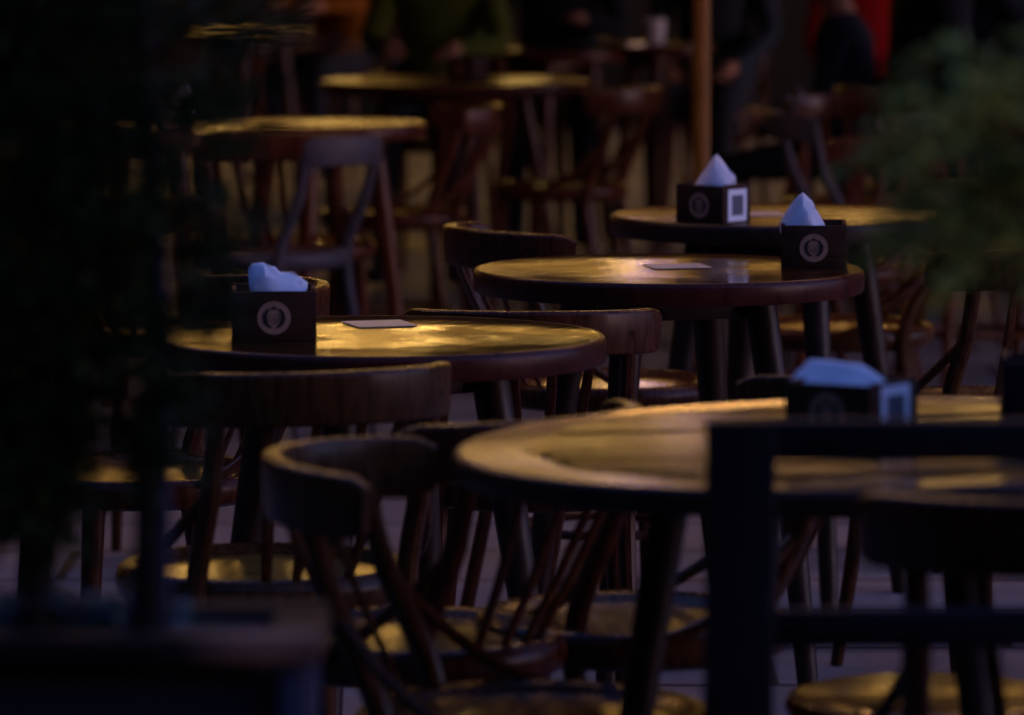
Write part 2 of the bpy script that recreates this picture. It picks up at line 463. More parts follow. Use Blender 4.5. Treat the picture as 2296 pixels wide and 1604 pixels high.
# ------------------------------------------------------------------ chairs placed
chair(-.33, 6.66, -.4, .92, 'dark café chair with broad back rail in front of the golden table', proto)
chair(.025, 5.49, .985, -.17, 'dark café chair facing the big oak table, its round seat low in the picture')
chair(-.125, 6.07, -.77, .63, 'dark café chair whose long rail shows just behind the big oak table edge', proto_red)
chair(.15, 6.20, -1, -.05, 'café chair with amber seat under the far side of the oak table', proto)
chair(.562, 5.06, .06, 1, 'dark brown café chair back behind the black square framed chair', proto_red, 1.05)
chair(gx(1195, 7.6), 7.80, 0, 1, 'café chair with wide concave rail between the golden table and the red rimmed table', proto_red, .97)
chair(-.575, 7.72, -.9, -.43, 'café chair whose rail ends show beside the crumpled napkin', proto_red)
chair(.17, 9.08, .92, .40, 'café chair with mauve lit hooked rail behind the red rimmed table', proto_red)
chair(gx(775, 12.1)-.20, 12.2, -.85, .52, 'pale grey painted chair with slanting rail, standing alone behind the golden table', proto_grey)
chair(.80, 8.75, -.5, .85, 'dark café chair whose legs stand below the green shrub', proto)
chair(.66, 10.2, -1, .1, 'café chair on the far side of the cornerwise box table', proto)
chair(.14, 14.75, -.9, .35, 'café chair with amber seat beside the wide far table', proto_red)
chair(gx(1830, 11.9), 11.75, -.85, -.5, 'café chair with brown rail standing behind the cornerwise napkin box', proto_red)
chair(gx(2190, 13.1), 12.9, .25, -1, 'café chair with orange lit rail seen through the green shrub', proto_red)
chair(gx(1905, 14.2), 14.0, -.1, -1, 'café chair with dim yellow rail near the person in red', proto_red)
chair(gx(2265, 16.6), 16.4, .6, .8, 'pale grey painted chair beyond the green shrub', proto_grey)
chair(gx(330, 9.9), 10.1, .3, .95, 'dark café chair glinting through the conifer', proto)
chair(gx(880, 13.6), 13.6, -.8, -.2, 'café chair beside the small orange lit table', proto_red)
chair(gx(660, 12.4), 12.45, .2, .98, 'café chair with its back to us at the small orange lit table', proto_red)
sc_ch = chair(gx(1975, 13.2), 13.25, 1, .25, 'grey painted armchair with scroll arms beside the green shrub', proto_grey)
for sx in (-.19, .0):
    k = MB(); k.tube([(sx + .04 * math.cos(2 * PI * q / 24), -.24 + .012 * math.sin(4 * PI * q / 24), .80 + .028 * math.sin(2 * PI * q / 24)) for q in range(25)], .011, 8)
    if sx == 0: k.build('scroll_arm', M['grey_paint'], sc_ch)

def square_chair(x, y, rz, label):
    t = thing('square_frame_chair', label, 'chair', (x, y, 0), rz)
    m = M['black_wood']
    for sx in (-1, 1):
        p = MB(); p.sweep([(sx * .205, -.02, 0), (sx * .202, -.004, .25), (sx * .199, 0, .47), (sx * .197, -.003, .70), (sx * .196, -.012, .894)], (0, 1, 0), .069, .036, r=.12, endscale=1.3)
        p.build('rear_leg', m, t)
        f = MB(); f.sweep([(sx * .20, .36, 0), (sx * .20, .36, .22), (sx * .20, .36, .44)], (0, 1, 0), .04, .04, r=.12, endscale=1.3)
        f.build('front_leg', m, t)
        a = MB(); a.box((sx * .20, .18, .40), (.022, .318, .05), b=.003); a.build('side_rail', m, t)
    s = MB(); s.box((0, .185, .4555), (.44, .40, .028), b=.006); s.build('seat', m, t)
    r = MB(); r.box((0, -.011, .876), (.352, .028, .038), b=.004); r.build('top_rail', m, t)
    r = MB(); r.box((0, -.003, .700), (.352, .024, .036), b=.004); r.build('middle_rail', m, t)
    r = MB(); r.box((0, .36, .41), (.358, .022, .045), b=.003); r.build('front_rail', m, t)
    return t
square_chair(.410, 4.66, PI, 'black square framed chair silhouetted in front of the oak table')


# low stool with yellow seat
def stool(x, y):
    t = thing('low_stool', 'low round stool with yellow wooden seat below the oak table', 'stool', (x, y, 0))
    s = MB(); s.lathe([(0, .45), (.15, .45), (.165, .446), (.17, .435), (.165, .422), (0, .42)], 40); s.build('seat', M['seat_panel'], t)
    for k in range(4):
        a = k * PI / 2 + .5; c, q = math.cos(a), math.sin(a)
        l = MB(); l.tube([(c * .10, q * .10, .425), (c * .16, q * .16, 0)], [.016, .013], 10); l.build('leg', M['chair'], t)
    return t
stool(gx(2095, 5.8), 5.80)

# ------------------------------------------------------------------ napkin boxes
def emblem(parent, mats, cx, cz, y, r):
    e = MB()
    n = 48
    def ring(r0, r1, yy, mi, a0=0, a1=360, amp=0):
        vs, fs = [], []
        for k in range(n + 1):
            a = R(a0 + (a1 - a0) * k / n)
            w = amp * math.sin(PI * k / n)
            for rr in (r0 - w, r1 + w * .3): vs.append((cx + rr * math.sin(a), yy, cz + rr * math.cos(a)))
        for k in range(n): fs.append((2 * k, 2 * k + 1, 2 * k + 3, 2 * k + 2))
        e.add(vs, fs, mi)
    ring(.0001, r, y - .0008, 0)
    ring(r * .55, r * .64, y - .0016, 1, 25, 168, r * .13)
    ring(r * .55, r * .64, y - .0016, 1, 192, 335, r * .13)
    e.add([(cx - r * .30, y - .0016, cz + r * .50), (cx + r * .30, y - .0016, cz + r * .50), (cx + r * .08, y - .0016, cz + r * .62), (cx, y - .0016, cz + r * .78), (cx - r * .08, y - .0016, cz + r * .62)], [(0, 1, 2, 3, 4)], 1)
    ring(r * .30, r * .34, y - .0016, 1, 40, 320)
    ring(r * .10, r * .16, y - .0016, 1, 100, 260)
    e.add([(cx - r * .14, y - .0016, cz + r * .12), (cx - r * .05, y - .0016, cz + r * .12), (cx - r * .05, y - .0016, cz + r * .17), (cx - r * .14, y - .0016, cz + r * .17)], [(0, 1, 2, 3)], 1)
    e.add([(cx + r * .05, y - .0016, cz + r * .12), (cx + r * .14, y - .0016, cz + r * .12), (cx + r * .14, y - .0016, cz + r * .17), (cx + r * .05, y - .0016, cz + r * .17)], [(0, 1, 2, 3)], 1)
    o = e.build('emblem', mats, parent, 0)
    return o
def napkin_box(x, y, z, rz, label, w=.112, d=.10, h=.070, sticker=False, tilt=0, ecx=0.0):
    t = thing('napkin_box', label, 'napkin box', (x, y, z), rz, 'napkin boxes on the tables')
    t.rotation_euler = (0, R(tilt), rz)
    b = MB(); th = .007
    b.box((0, -d / 2 + th / 2, h / 2), (w, th, h), b=.0012)
    b.box((0, d / 2 - th / 2, h / 2 + .002), (w, th, h + .004), b=.0012)
    for sx in (-1, 1): b.box((sx * (w / 2 - th / 2), 0, h / 2 + .001), (th - .0004, d - 2 * th - .0004, h + .002), b=.0012)
    b.box((0, 0, .004), (w - 2 * th - .001, d - 2 * th - .001, .008))
    b.build('box_body', M['box'], t)
    emblem(t, [M['cream'], M['ink']], ecx, h * .47, -d / 2, .0235)
    if sticker:
        s = MB(); X = w / 2 + .0008
        s.box((X, .0, h * .48), (.0012, .056, .060)); s.build('sticker', M['sticker'], t, 0)
        q = MB(); q.box((X + .0009, .0, h * .48), (.0008, .034, .038)); q.build('sticker_panel', M['sticker_ink'], t, 0)
    return t
def tent_napkin(x, y, z, rz, outline, label, depth=.03, ridge=None, seed=1):
    """folded sheet: front and back leaves meeting along the outline's crest; outline = (x, z) from base corner over the top to base corner"""
    m = MB(); n = len(outline); rows = 9
    rr = random.Random(seed)
    leaves = ((-1, 1.0, 0, 0), (1, 1.0, 0, 0), (-1, .93, .004, -.004), (1, .90, -.005, -.003), (-1, .80, -.006, -.009))
    for li, (side, scl, dx, dz) in enumerate(leaves):
        vs, fs = [], []
        dep = depth * (1.0, .8, .72, .5, .45)[li]
        for i, (ox, oz) in enumerate(outline):
            for k in range(rows):
                f = k / (rows - 1)          # 0 crest, 1 base
                px = (ox * (1 - f) + ox * .93 * f) * scl + dx
                pz = (oz * (1 - f) - .012 * f) + dz * (1 - f)
                fold = .0026 * abs(((px * 62 + seed * .37 + li * .3 + pz * 18) % 2) - 1) - .0013
                w = (.0075 if seed == 7 else .0034) * mnoise.noise(Vector((px * 60 + seed, pz * 60, side * 3.1 + li)))
                bulge = dep * math.sin(f * PI * .55) * (1 - (2 * i / (n - 1) - 1) ** 2 * .55) + (fold + w) * min(1, f * 3 + .25)
                vs.append((px + w * .6, side * bulge, pz + w * .5))
        for i in range(n - 1):
            for k in range(rows - 1):
                fs.append((i * rows + k, (i + 1) * rows + k, (i + 1) * rows + k + 1, i * rows + k + 1))
        m.add(vs, fs)
    o = m.build('paper_napkin', M['napkin'], smooth=32)
    o.location = (x, y, z); o.rotation_euler = (0, 0, rz)
    so = o.modifiers.new('thickness', 'SOLIDIFY'); so.thickness = .0007
    return tag(o, label, 'napkin', 'paper napkins in the boxes')
# on the red rimmed table
B1 = (gx(1826, 8.39), 8.39)
napkin_box(B1[0], B1[1], .745, R(-3), 'square-on napkin box with clear round emblem on the red rimmed table', w=.109)
tent_napkin(B1[0] - .018, B1[1] - .008, .745 + .066, R(-3), [(-.041, .0), (-.036, .012), (-.024, .032), (-.012, .047), (-.001, .057), (.008, .050), (.0155, .0415), (.014, .040), (.024, .024), (.033, .008), (.037, .0)],
            'pale napkin folded to a tall cone in the square-on box', .03, seed=3)
# on the golden table
B2 = (gx(612, 7.09), 7.09)
napkin_box(B2[0], B2[1], .745, R(3), 'napkin box with round emblem partly veiled by the conifer on the golden table', w=.119)
tent_napkin(B2[0] + .006, B2[1], .745 + .066, R(3), [(-.026, .0), (-.036, .018), (-.041, .034), (-.036, .040), (-.020, .042), (-.010, .038), (.002, .029), (.020, .026), (.032, .020), (.0405, .011), (.036, .007), (.028, .0)],
            'crumpled blue lit napkin spilling over the box on the golden table', .03, seed=7)
# on the cornerwise table
B3 = (gx(1600, 9.42), 9.42)
napkin_box(B3[0], B3[1], .745, R(-40), 'napkin box turned cornerwise with white card and emblem behind the red rimmed table', w=.112, d=.085, h=.071, sticker=True)
tent_napkin(B3[0] + .004, B3[1], .745 + .066, R(-25), [(-.045, .0), (-.030, .022), (-.012, .044), (.002, .062), (.014, .050), (.030, .030), (.038, .022), (.036, .016), (.022, .0)],
            'napkin folded to a slanted pyramid in the cornerwise box', .032, seed=12)
# on the oak table
B4 = (gx(1915, 5.55), 5.55)
napkin_box(B4[0], B4[1], .7795, R(-38), 'napkin box with white card and emblem on the big oak table', w=.115, d=.095, h=.062, sticker=True, tilt=-1.2)
def flat_napkin(x, y, z, rz):
    m = MB(); nx, ny = 14, 8
    for lay in range(4):
        vs, fs = [], []
        for i in range(nx):
            for j in range(ny):
                u, v = i / (nx - 1), j / (ny - 1)
                px = -.058 + .104 * u + .002 * lay
                py = -.022 + .050 * v - .003 * lay
                pz = .040 - .022 * max(0, u - .58) ** 1.4 * 3 - (1 - v) * .026 - lay * .0035 + .003 * mnoise.noise(Vector((u * 3 + lay, v * 3, lay)))
                vs.append((px, py, pz))
        for i in range(nx - 1):
            for j in range(ny - 1):
                fs.append((i * ny + j, (i + 1) * ny + j, (i + 1) * ny + j + 1, i * ny + j + 1))
        m.add(vs, fs)
    o = m.build('paper_napkin', M['napkin'], smooth=60); o.location = (x, y, z); o.rotation_euler = (0, 0, rz)
    so = o.modifiers.new('thickness', 'SOLIDIFY'); so.thickness = .0015
    return tag(o, 'flat folded blue white napkin stack leaning in the oak table box', 'napkin', 'paper napkins in the boxes')
flat_napkin(B4[0] - .014, B4[1] + .006, .7795 + .040, R(-36))
def caddy(x, y, z):
    t = thing('menu_caddy', 'black menu caddy cut by the picture edge on the big oak table', 'caddy', (x, y, z), R(-4))
    b = MB(); th = .008
    for sy in (-1, 1): b.box((.08, sy * .05, .043), (.16, th, .086), b=.002)
    for sx in (0, 1): b.box((th / 2 + sx * (.16 - th), 0, .045), (th - .0004, .1 - th - .0004, .090), b=.002)
    b.build('caddy_body', M['black_wood'], t)
    for k in range(3):
        q = MB(); q.box((.085, -.02 + .022 * k, .055), (.12, .004, .085), b=.001); q.build('menu_board', M['black_wood'], t)
caddy(gx(2250, 5.5), 5.50, .787)
# far boxes
napkin_box(gx(1050, 15.7), 15.72, .745, R(-42), 'tiny dark napkin box on the wide far table', w=.10, d=.08, h=.07)
B6 = (gx(390, 12.75), 12.75)
napkin_box(B6[0], B6[1], .745, R(-10), 'reddish napkin box seen through the conifer', w=.085, d=.09, h=.065)
tent_napkin(B6[0] + .02, B6[1], .745 + .058, R(-10), [(-.03, 0), (-.012, .022), (.006, .048), (.012, .058), (.020, .03), (.026, 0)], 'small mauve napkin peak seen through the conifer', .025, seed=5)

def slip(x, y, z, w, d, rz, label):
    m = MB(); m.box((0, 0, .0002), (w, d, .0004)); o = m.build('paper_slip', M['paper'], smooth=0)
    o.location = (x, y, z + .0012); o.rotation_euler = (0, 0, rz)
    return tag(o, label, 'paper', 'paper slips on the tables')
slip(gx(1520, 8.35), 8.36, .745, .10, .10, .2, 'pale paper slip lying in the middle of the red rimmed table')
slip(gx(850, 7.30), 7.30, .745, .09, .10, .3, 'pale paper slip lying on the golden table')
slip(gx(1700, 9.62), 9.62, .745, .10, .13, .1, 'pale paper slip beside the cornerwise napkin box')

# ------------------------------------------------------------------ plants
def leaf(m, p, d, ln, w, rnd, mi=0):
    d = d.normalized(); s = d.cross(Vector((rnd.uniform(-1, 1), rnd.uniform(-1, 1), rnd.uniform(-1, 1)))).normalized() * w
    mid = p + d * ln * .45
    m.add([p, mid + s, p + d * ln, mid - s], [(0, 1, 2, 3)], mi)
def spray(m, p, d, ln, rnd, leaflen, leafw, count):
    """a twig with leaves set along it"""
    d = d.normalized()
    side = d.cross(Vector((0, 0, 1)))
    side = side.normalized() if side.length > 1e-3 else Vector((1, 0, 0))
    for k in range(count):
        f = (k + rnd.random()) / count
        q = p + d * ln * f + Vector((0, 0, -.18 * ln * f * f))
        sg = 1 if k % 2 else -1
        leaf(m, q, d * .8 + side * sg * (.9 - .5 * f) + Vector((rnd.uniform(-.3, .3), rnd.uniform(-.3, .3), rnd.uniform(-.4, .3))), leaflen * (1.1 - .4 * f) * rnd.uniform(.7, 1.2), leafw, rnd)
def conifer(x, y, z0, z1, rfun, n, label, seed, group):
    rnd = random.Random(seed); zs = .845 if n > 1000 else .90
    t = thing('conifer', label, 'conifer', (x, y, 0), 0, group)
    tr = MB(); tr.tube(catmull([(0, 0, z0 - .02), (.006, .004, z0 + .3), (-.005, .0, (z0 + z1) / 2), (0, 0, z1 - .05)], 5), [.016 - .0009 * k for k in range(16)], 10)
    lim = []
    c = MB()
    for i in range(n):
        z = zs + (z1 - zs) * (i + rnd.random()) / n
        a = rnd.uniform(0, 2 * PI); rad = rfun(z, a) * rnd.uniform(.3, 1.0) ** .9 * (1.7 if rnd.random() < .06 else 1.0)
        d = Vector((math.cos(a), math.sin(a), rnd.uniform(-.1, .55)))
        tip = Vector((d.x * rad, d.y * rad, z + d.z * rad))
        if i % 5 == 0: tr.tube([(0, 0, z), tip * .5 + Vector((0, 0, z * .5 - .005)), tip], [.0035, .0025, .001], 5)
        base = Vector((0, 0, z)).lerp(tip, .25)
        for k in range(3):
            f = .3 + .35 * k
            spray(c, base.lerp(tip, f * .8), (tip - base) + Vector((rnd.uniform(-.06, .06), rnd.uniform(-.06, .06), rnd.uniform(-.03, .05))), rnd.uniform(.03, .06), rnd, .014, .0030, 14)
    tr.build('trunk', M['bark'], t); c.build('crown', M['conifer'], t, 0)
    return t
PLY = 4.205
conifer(gx(70, PLY), PLY, .77, 2.05, lambda z, a: (.012 + .082 * min(1, max(0, z - .86) / .16) * (1 + .35 * mnoise.noise(Vector((a, z * 9, 2))))) * (1.0 if z < 1.1 else 1.0 + .9 * (z - 1.1)), 1500, 'tall dark conifer in the planter box, the denser trunk', 5, 'conifers in the planter')
conifer(gx(325, PLY), PLY, .77, 1.95, lambda z, a: 0.008 + .074 * min(1, max(0, z - .90) / .14) * (1 + .5 * mnoise.noise(Vector((a, z * 9, 7)))) + .16 * max(0, z - 1.08) / .25 * (1 if z < 1.35 else .8), 440, 'thinner dark conifer, sparse veil of sprays beside the blue stake', 8, 'conifers in the planter')

# planter box
pl = thing('planter_box', 'long dark planter box with a highlight painted on its rim, holding the conifers', 'planter', (gx(690, 4.12), 4.12, 0))
W, Dp, H = 1.0, .17, .765
b = MB()
for k in range(5):
    b.box((-W / 2 - .02, .012, .08 + k * .148), (W - .05, .022, .142), b=.004)
    b.box((-W / 2 - .02, Dp - .012, .08 + k * .148), (W - .05, .022, .142), b=.004)
    b.box((-.028, Dp / 2, .08 + k * .148), (.020, Dp - .05, .142), b=.004)
    b.box((-W + .0, Dp / 2, .08 + k * .148), (.020, Dp - .05, .142), b=.004)
b.build('side_board', M['planter'], pl)
for px in (0, -W - .012):
    for py in (0, Dp):
        q = MB(); q.box((px - .012, py, .375), (.026, .026, .75), b=.004); q.build('corner_post', M['planter_post'], pl)
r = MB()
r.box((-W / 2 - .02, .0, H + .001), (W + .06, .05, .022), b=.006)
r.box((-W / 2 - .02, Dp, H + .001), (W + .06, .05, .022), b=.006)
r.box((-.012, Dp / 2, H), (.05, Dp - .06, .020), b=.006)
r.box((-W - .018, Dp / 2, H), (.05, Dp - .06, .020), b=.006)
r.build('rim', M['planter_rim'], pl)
s = MB(); nx, ny = 30, 16; vs = []; fs = []
for i in range(nx):
    for j in range(ny):
        px, py = -W + .01 + (W - .05) * i / (nx - 1), .03 + (Dp - .06) * j / (ny - 1)
        vs.append((px, py, .766 + .008 * mnoise.noise(Vector((px * 9, py * 9, 1)))))
for i in range(nx - 1):
    for j in range(ny - 1): fs.append((i * ny + j, (i + 1) * ny + j, (i + 1) * ny + j + 1, i * ny + j + 1))
s.add(vs, fs); s.build('soil', M['soil'], pl)
# silvery sprigs growing on the soil
rnd = random.Random(4)
for (px, nn, lab) in ((60, 40, 'low silvery sprig clump at the conifer foot'), (235, 34, 'low silvery sprig clump beside the blue stake')):
    c = MB(); X = gx(px, 4.22)
    for i in range(nn):
        a = rnd.uniform(0, 2 * PI); q = Vector((rnd.gauss(0, .03), rnd.gauss(0, .012), 0))
        spray(c, q, Vector((math.cos(a) * .7, math.sin(a) * .7, 1.0)), rnd.uniform(.03, .055), rnd, .014, .0035, 10)
    o = c.build('silvery_shrub', M['sprig'], smooth=0); o.location = (X, 4.215, .764)
    tag(o, lab, 'shrub', 'low sprigs in the planter')
st = MB(); st.tube([(0, 0, .60), (.002, 0, .85), (-.002, 0, 1.02)], .0042, 10)
o = st.build('garden_stake', M['stake']); o.location = (gx(362, 4.2), 4.2, .12); tag(o, 'thin blue plant stake standing in the planter box', 'stake')

# green shrub standing behind the oak table
def shrub(x, y, label):
    rnd = random.Random(21)
    t = thing('potted_shrub', label, 'shrub', (x, y, 0))
    p = MB(); p.lathe([(0, 0), (.10, 0), (.11, .02), (.135, .36), (.142, .38), (.142, .41), (.13, .41), (.125, .37), (0, .365)], 36); p.build('pot', M['planter'], t)
    tr = MB(); c = MB()
    tr.tube(catmull([(0, 0, .36), (.004, .003, .7), (-.003, 0, 1.0), (0, 0, 1.5)], 5), [.011 - .0005 * k for k in range(16)], 8)
    for i in range(30):
        a = rnd.uniform(0, 2 * PI); rad = .15 * rnd.uniform(.5, 1); zt = rnd.uniform(1.14, 1.55)
        if zt > 1.22: rad *= .5
        if i < 13:
            a = PI + rnd.uniform(-.55, .55); rad = rnd.uniform(.10, .185); zt = 1.115 + .135 * (i / 12) + rnd.uniform(-.01, .01)
        pts = catmull([(0, 0, zt - .14), (math.cos(a) * rad * .4, math.sin(a) * rad * .4, zt - .01), (math.cos(a) * rad * .75, math.sin(a) * rad * .75, zt + .008), (math.cos(a) * rad, math.sin(a) * rad, zt - .025)], 5)
        tr.tube(pts, [.0035 - .00018 * k for k in range(16)], 6)
        for k in range(4, 16):
            for _ in range(2):
                d = Vector((math.cos(a) + rnd.uniform(-.8, .8), math.sin(a) + rnd.uniform(-.8, .8), rnd.uniform(-.6, .4)))
                spray(c, Vector(pts[k]), d, rnd.uniform(.02, .045), rnd, .017, .0036, 7)
    tr.build('trunk', M['bark'], t); c.build('crown', M['shrub'], t, 0)
shrub(.468, 3.88, 'loose green shrub whose drooping sprays lean in at the picture edge above the oak table')

# ------------------------------------------------------------------ parasol
def parasol(x, y):
    t = thing('parasol', 'orange wooden parasol pole standing behind the cornerwise napkin box', 'parasol', (x, y, 0))
    p = MB(); p.tube([(0, 0, .05), (0, 0, 1.4), (0, 0, 2.75)], .0215, 16); p.build('pole', M['pole'], t)
    b = MB(); b.lathe([(0, 0), (.24, 0), (.24, .05), (.20, .07), (.05, .08), (.04, .16), (.0225, .16)], 32); b.build('base', M['stone_base'], t)
    c = MB(); n = 8; vs = [(0, 0, 2.8)]; fs = []
    for k in range(n): vs.append((1.25 * math.cos(2 * PI * k / n), 1.25 * math.sin(2 * PI * k / n), 2.35))
    for k in range(n): vs.append((1.25 * math.cos(2 * PI * k / n), 1.25 * math.sin(2 * PI * k / n), 2.22))
    for k in range(n):
        k2 = (k + 1) % n
        fs.append((0, 1 + k, 1 + k2)); fs.append((1 + k, 1 + n + k, 1 + n + k2, 1 + k2))
    c.add(vs, fs); o = c.build('canopy', M['canvas'], t, 0)
    so = o.modifiers.new('thickness', 'SOLIDIFY'); so.thickness = .004
    for k in range(n):
        q = MB(); q.tube([(.03 * math.cos(2 * PI * k / n), .03 * math.sin(2 * PI * k / n), 2.76), (1.22 * math.cos(2 * PI * k / n), 1.22 * math.sin(2 * PI * k / n), 2.335)], .008, 6); q.build('rib', M['pole'], t)
parasol(gx(1573, 12.6), 12.6)

# ------------------------------------------------------------------ people
def person(x, y, rz, shirt, label, arms='table', seed=0, sc=1.0, hair=True):
    """seated figure facing +y in its own space, seat height .48"""
    J, E, RAD = [], [], []
    def j(p, r, par=None):
        J.append(Vector(p)); RAD.append(r if hasattr(r, '__len__') else (r, r))
        if par is not None: E.append((par, len(J) - 1))
        return len(J) - 1
    pel = j((0, -.02, .58), (.165, .125))
    sp = j((0, -.035, .74), (.150, .110), pel)
    ch = j((0, -.02, .92), (.165, .120), sp)
    cl = j((0, -.01, 1.03), (.12, .09), ch)
    nk = j((0, .015, 1.12), .055, cl)
    hb = j((0, .035, 1.19), .072, nk)
    hm = j((0, .045, 1.27), (.082, .098), hb)
    ht = j((0, .035, 1.345), (.060, .07), hm)
    for s in (-1, 1):
        sh = j((s * .165, -.01, 1.015), .066, cl)
        if arms == 'table': el, wr, hd = (s * .225, .10, .80), (s * .12, .32, .80), (s * .10, .385, .795)
        elif arms == 'lap': el, wr, hd = (s * .23, .02, .77), (s * .15, .24, .66), (s * .12, .31, .645)
        else: el, wr, hd = (s * .25, .06, .80), (s * (.33 if s > 0 else .12), .27, .84), (s * (.37 if s > 0 else .10), .33, .85)
        e = j(el, .045, sh); w = j(wr, .029, e); h = j(hd, (.036, .02), w)
        dv = (Vector(hd) - Vector(wr)).normalized(); sd = dv.cross(Vector((0, 0, 1))).normalized()
        for q, ln in ((-1.5, .060), (-.5, .072), (.5, .068), (1.5, .052)):
            a = j(Vector(hd) + dv * .03 + sd * q * .017, .0095, h)
            b = j(J[a] + dv * ln * .5 + Vector((0, 0, -.006)), .0085, a)
            j(J[b] + dv * ln * .4 + Vector((0, 0, -.016)), .0075, b)
        tb = j(Vector(wr) + dv * .03 + sd * .036 * (-s) + Vector((0, 0, -.004)), .011, h)
        j(J[tb] + dv * .034 + sd * .012 * (-s) + Vector((0, 0, -.012)), .0085, tb)
        hp = j((s * .095, .02, .555), .092, pel)
        kn = j((s * .125, .42, .52), .064, hp)
        an = j((s * .125, .43, .10), .042, kn)
        he = j((s * .125, .42, .055), .042, an)
        j((s * .14, .56, .04), (.042, .032), he)
    me = bpy.data.meshes.new('body'); me.from_pydata([tuple(p) for p in J], E, []); me.update()
    tmp = bpy.data.objects.new('tmp', me); COL.objects.link(tmp)
    sk = tmp.modifiers.new('s', 'SKIN'); sk.use_smooth_shade = True
    for d, r in zip(me.skin_vertices[0].data, RAD): d.radius = r; d.use_root = False
    me.skin_vertices[0].data[0].use_root = True
    su = tmp.modifiers.new('u', 'SUBSURF'); su.levels = su.render_levels = 2
    dg = bpy.context.evaluated_depsgraph_get()
    bme = bpy.data.meshes.new_from_object(tmp.evaluated_get(dg))
    bpy.data.objects.remove(tmp)
    bme.materials.clear()
    for m in (M['skin'], shirt, M['c_trouser'], M['shoe']): bme.materials.append(m)
    KD = [(i, p) for i, p in enumerate(J)]
    for pg in bme.polygons:
        c = pg.center; pg.use_smooth = True
        z = c.z
        if z < .09: pg.material_index = 3
        elif z > 1.09: pg.material_index = 0
        elif z < .60 and not (abs(c.x) > .17 and z > .6): pg.material_index = 2
        else:
            near = min(KD, key=lambda q: (q[1] - c).length)[0]
            pg.material_index = 0 if RAD[near][0] < .0285 or RAD[near] == (.036, .02) else 1
    t = thing('person', label, 'person', (x, y, 0), rz)
    t.scale = (sc, sc, sc)
    bo = bpy.data.objects.new('body', bme); COL.objects.link(bo); bo.parent = t
    hc = Vector((0, .035, 1.275))
    h = MB(); rings = []
    nn, mm = 20, 10
    vs = []; fs = []
    for a in range(mm + 1):
        th = PI * .66 * a / mm
        for k in range(nn):
            ph = 2 * PI * k / nn
            front = math.sin(ph)
            tt = th * (1.0 if front < .2 else 1.0 - .42 * (front - .2) / .8)
            rr = 1 + .05 * mnoise.noise(Vector((k * .9, a * .7, seed)))
            vs.append(hc + Vector((math.sin(tt) * math.cos(ph) * .094 * rr, math.sin(tt) * math.sin(ph) * .108 * rr - .008, math.cos(tt) * .112 * rr + .005)))
    for a in range(mm):
        for k in range(nn):
            k2 = (k + 1) % nn
            fs.append((a * nn + k, a * nn + k2, (a + 1) * nn + k2, (a + 1) * nn + k))
    h.add(vs, fs); h.build('hair', M['hair'], t, 80)
    for s in (-1, 1):
        q = MB(); q.lathe([(0, -.012), (.008, -.009), (.012, 0), (.008, .009), (0, .012)], 12, c=(s * .031, .128, 1.272)); q.build('eye', M['eye'], t)
        q = MB(); q.tube([(s * .083, .03, 1.295), (s * .093, .022, 1.28), (s * .090, .025, 1.255), (s * .080, .035, 1.238)], [.008, .012, .010, .007], 8); q.build('ear', M['skin'], t)
    q = MB(); q.tube([(0, .132, 1.285), (0, .147, 1.262), (0, .155, 1.243), (0, .135, 1.236)], [.008, .010, .014, .009], 8); q.build('nose', M['skin'], t)
    q = MB(); q.tube([(-.024, .118, 1.212), (-.01, .130, 1.214), (0, .133, 1.212), (.01, .130, 1.214), (.024, .118, 1.212)], [.003, .006, .006, .006, .003], 8); q.build('mouth', M['lip'], t)
    return t
def seat_for(x, y, rz, label):
    fx, fy = -math.sin(rz), math.cos(rz)
    chair(x, y - .0, fx, fy, label, proto_red, .99)
def sitter(px, D, rz, shirt, label, clabel, **kw):
    x = gx(px, D)
    person(x, D, rz, shirt, label, **kw)
    seat_for(x, D, rz, clabel)
sitter(985, 17.3, R(172), M['c_green'], 'person in an olive green top sitting behind the wide far table', 'chair under the person in olive green')
sitter(1250, 18.95, R(175), M['c_black'], 'person in black sitting at the far brown table, hand towards a white cup', 'chair under the person in black at the far brown table', arms='reach')
sitter(768, 22.5, R(150), M['c_ochre'], 'person in ochre sitting left of the person in olive green', 'chair under the person in ochre')
sitter(1965, 18.2, R(178), M['c_red'], 'person in bright red sitting between two people in dark jackets', 'chair under the person in red', arms='lap')
sitter(2095, 14.9, R(-80), M['c_black'], 'person in a black jacket with rounded back above the green shrub', 'chair under the person in the rounded black jacket', arms='lap', sc=1.03)
sitter(1885, 16.2, R(75), M['c_navy'], 'person in a navy jacket sitting in front of the person in red', 'chair under the person in navy', arms='lap', sc=.86)
sitter(2330, 15.8, R(20), M['c_navy'], 'person in navy cut by the picture edge beyond the shrub', 'chair under the person in navy at the picture edge', arms='table')
sitter(1600, 19.3, R(165), M['c_grey'], 'person in grey blue sitting behind the parasol pole', 'chair under the person in grey blue', arms='lap')

mg = MB(); mg.lathe([(0, .006), (.030, .006), (.031, .0), (.034, .004), (.040, .09), (.0375, .09), (.032, .010), (0, .009)], 24)
mgo = mg.build('cup', M['mug']); mgo.location = (gx(1468, 18.35), 18.35, .765)
# the cup's own small side table
table(gx(1480, 18.35), 18.35, .765, .40, 'small far side table under the white cup', M['rim'], M['rim'], M['chair_red'], la=25, rz=.2)
tag(mgo, 'white cup on the small far side table by the hand of the person in black', 'cup')

